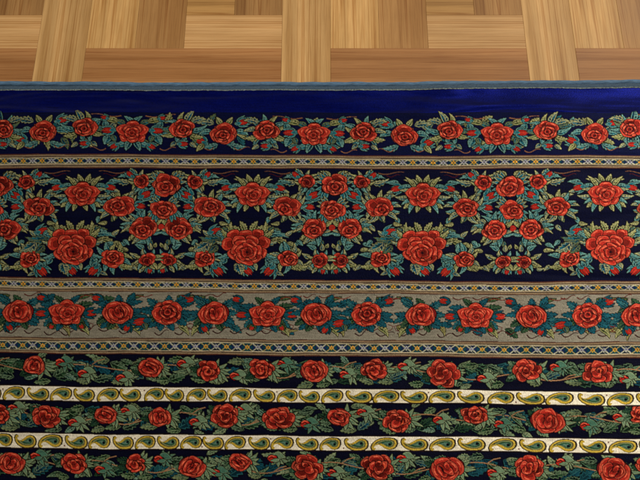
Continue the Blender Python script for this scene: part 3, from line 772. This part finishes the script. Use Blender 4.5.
M_BLUE = pile_material('blue_silk_pile', .75, .38, .9, .25)

def plain(name, rgb, rough, bumpscale=0, stripes=None):
    m = bpy.data.materials.new(name); nt, b = nodes(m); N = nt.nodes; L = nt.links
    tc = N.new('ShaderNodeTexCoord')
    n = N.new('ShaderNodeTexNoise'); n.inputs['Scale'].default_value = 60; n.inputs['Detail'].default_value = 3
    v = N.new('ShaderNodeVectorMath'); v.operation = 'MULTIPLY'; v.inputs[1].default_value = stripes or (1, 1, 1)
    L.new(tc.outputs['Object'], v.inputs[0]); L.new(v.outputs[0], n.inputs['Vector'])
    r = N.new('ShaderNodeValToRGB'); c = lin(*rgb)
    r.color_ramp.elements[0].position = .35; r.color_ramp.elements[1].position = .65
    r.color_ramp.elements[0].color = (*(c*.55), 1); r.color_ramp.elements[1].color = (*(c*1.35), 1)
    L.new(n.outputs['Fac'], r.inputs[0]); L.new(r.outputs[0], b.inputs['Base Color'])
    b.inputs['Roughness'].default_value = rough; b.inputs['Specular IOR Level'].default_value = .3
    bp = N.new('ShaderNodeBump'); bp.inputs['Strength'].default_value = .5; bp.inputs['Distance'].default_value = .0006
    L.new(n.outputs['Fac'], bp.inputs['Height']); L.new(bp.outputs[0], b.inputs['Normal'])
    return m

# ------------------------------------------------------------------ the rug
TOPZ = .0065
rug = bpy.data.objects.new('rug', None); COL.objects.link(rug)
rug['label'] = 'navy blue silk rug with red roses and paisley stripes lying on the wood parquet'
rug['category'] = 'rug'

gx = np.concatenate([np.arange(X0+2, -24, 1.0), np.arange(-24, 664, .5), np.arange(664, X1-1.9, 1.0)])
def pucker(u, v):
    """the weave drifts a millimetre or so from straight"""
    return u+.0007*np.sin(v*37+u*5)+.0004*np.sin(v*90+1), v+.0006*np.sin(u*19+v*8+1)+.0003*np.sin(u*47+v*20)+.0002*np.sin(u*105+v*60)
def wave(u, v):
    return (.0012*np.sin(u*5.1+.7)*np.sin(v*7+.3)+.0006*np.sin(u*11+v*6)+.0004*np.sin(v*31+u*3))
def band(name, top, bot, mat, label, relief=.00015):
    n = max(3, int(round(float(np.mean(bot(gx)-top(gx)))/(.5 if top(320) < 480 else 1.0)))+1)
    t = np.linspace(0, 1, n)[:, None]
    yb = top(gx)[None, :]*(1-t)+bot(gx)[None, :]*t
    xb = np.broadcast_to(gx[None, :], yb.shape)
    u, v = pucker(*chart_to_floor(xb, yb, TOPZ))
    z = TOPZ+wave(u, v)+sample(hgt, xb, yb)*relief
    verts = np.stack([u, v, z], -1).reshape(-1, 3)
    o = mesh_obj(name, verts, grid_faces(*yb.shape), mat, rug)
    c = sample(CHB, xb, yb).reshape(-1, 3)
    a = o.data.attributes.new('dye', 'FLOAT_COLOR', 'POINT')
    a.data.foreach_set('color', np.concatenate([c, np.ones((len(c), 1))], 1).astype(np.float32).ravel())
    o['label'] = label
    return o
mid_outer = curve(112, 112.5, 112)
band('plain_border', B['pile'], mid_outer, M_BLUE, 'plain glossy royal blue outer border of the rug')
band('rose_border', mid_outer, B['g1a'], M_PILE, 'blue border with a row of red roses and teal leaves, next to the plain blue edge')
band('guard_stripe', B['g1a'], B['g1b'], M_PILE, 'slim tan guard stripe of white zigzags, nearest the blue outer border')
band('main_border', B['g1b'], B['g2a'], M_PILE, 'widest navy border with large roses and rose clusters')
band('guard_stripe', B['g2a'], B['g2b'], M_PILE, 'slim tan guard stripe of white zigzags between the widest navy border and the grey border')
band('grey_border', B['g2b'], B['g3a'], M_PILE, 'taupe grey border with red roses and dark teal leaves')
band('guard_stripe', B['g3a'], B['g3b'], M_PILE, 'slim tan guard stripe of white zigzags below the grey border')
band('rose_stripe', B['g3b'], B['p1a'], M_PILE, 'dark stripe of roses on branches between the grey border and the upper paisley stripe')
band('paisley_stripe', B['p1a'], B['p1b'], M_PILE, 'upper cream stripe of yellow and green paisleys')
band('rose_stripe', B['p1b'], B['p2a'], M_PILE, 'dark stripe of roses on branches between the two paisley stripes')
band('paisley_stripe', B['p2a'], B['p2b'], M_PILE, 'lower cream stripe of yellow and green paisleys')
band('rose_stripe', B['p2b'], B['p3a'], M_PILE, 'dark stripe of roses on branches at the bottom edge of the photo')
band('paisley_stripe', B['p3a'], B['p3b'], M_PILE, 'cream paisley stripe nearest the rug centre')
band('inner_field', B['p3b'], B['end'], M_PILE, 'dark inner field of the rug with roses')

# edge finish on the far long side: cream stitching, grey-green flat weave, blue corded selvedge
ex = np.arange(X0+2, X1-1.9, 2.0)
def strip(name, fa, fb, za, zb, mat, label, bulge=0, n=6, rag=0):
    t = np.linspace(0, 1, n)[:, None]
    yb = fa(ex)[None, :]*(1-t)+fb(ex)[None, :]*t
    if rag: yb[-1] += rn.uniform(-rag, rag, len(ex)); yb[0] += rn.uniform(-rag, rag, len(ex))
    xb = np.broadcast_to(ex[None, :], yb.shape)
    u, v = pucker(*chart_to_floor(xb, yb, za))
    z = za*(1-t)+zb*t+bulge*np.sin(t*np.pi)+wave(u, v)
    o = mesh_obj(name, np.stack([u, v, z], -1).reshape(-1, 3), grid_faces(*yb.shape), mat, rug)
    o['label'] = label
cordc = curve(83.6, 84.2, 81.6)
def cord_line(x):   # edge lifts a little towards the right end
    return cordc(x)
strip('flat_weave', lambda x: cord_line(x)+1.3, lambda x: B['pile'](x)-.7, .0042, .0052, plain('grey_blue_wool', (64, 84, 102), .8, 0, (6, 40, 10)), 'narrow slate blue flat woven strip beside the blue cord', .0004)
strip('edge_stitching', lambda x: B['pile'](x)-1.0, lambda x: B['pile'](x)+.25, .0064, .0070, plain('cream_thread', (112, 124, 122), .8, 0, (9, 2, 2)), 'thin pale stitching along the pile edge', .0006, 5, .3)
# cord: two twisted strands read as one blue roll
nn = 12
yc_ = cord_line(ex); u, v = pucker(*chart_to_floor(ex, yc_, .004))
ang = np.linspace(0, 2*np.pi, nn, endpoint=False)
tw = np.arange(len(ex))*.55
rad = .0034*(1+.06*np.sin(np.arange(len(ex))*.11)[:, None]+.10*np.sin(2*ang[None, :]+tw[:, None]))
V = np.stack([np.broadcast_to(u[:, None], rad.shape), v[:, None]+np.cos(ang)[None, :]*rad, .0042+np.sin(ang)[None, :]*rad*.9], -1).reshape(-1, 3)
i = np.arange(len(ex)-1)[:, None]*nn; j = np.arange(nn)[None, :]; j2 = (j+1) % nn
faces = np.stack([i+j, i+nn+j, i+nn+j2, i+j2], -1).reshape(-1, 4)
o = mesh_obj('selvedge', V, faces, plain('blue_cord', (84, 116, 146), .6, 0, (1.5, 30, 30)), rug)
o['label'] = 'pale steel blue corded edge of the rug against the parquet'

# backing slab under the pile
bx = np.arange(X0+3, X1-3, 8.0)
tu, tv = chart_to_floor(bx, B['pile'](bx)+.8, .004); bu, bv = chart_to_floor(bx, np.full_like(bx, 648.0), .004)
n = len(bx)
V = np.concatenate([np.stack([tu, tv, np.full(n, .0026)], 1), np.stack([bu, bv, np.full(n, .0026)], 1),
                    np.stack([tu, tv, np.full(n, .0008)], 1), np.stack([bu, bv, np.full(n, .0008)], 1)])
k = np.arange(n-1)
fs = np.concatenate([np.stack([k, k+n, k+n+1, k+1], 1), np.stack([k+2*n, k+1+2*n, k+1+3*n, k+3*n], 1),
                     np.stack([k, k+1, k+2*n+1, k+2*n], 1), np.stack([k+n, k+3*n, k+3*n+1, k+n+1], 1),
                     np.array([[0, 2*n, 3*n, n], [n-1, 2*n-1, 4*n-1, 3*n-1]])])
mesh_obj('backing', V, fs, plain('cotton_backing', (120, 112, 96), .9), rug, False)
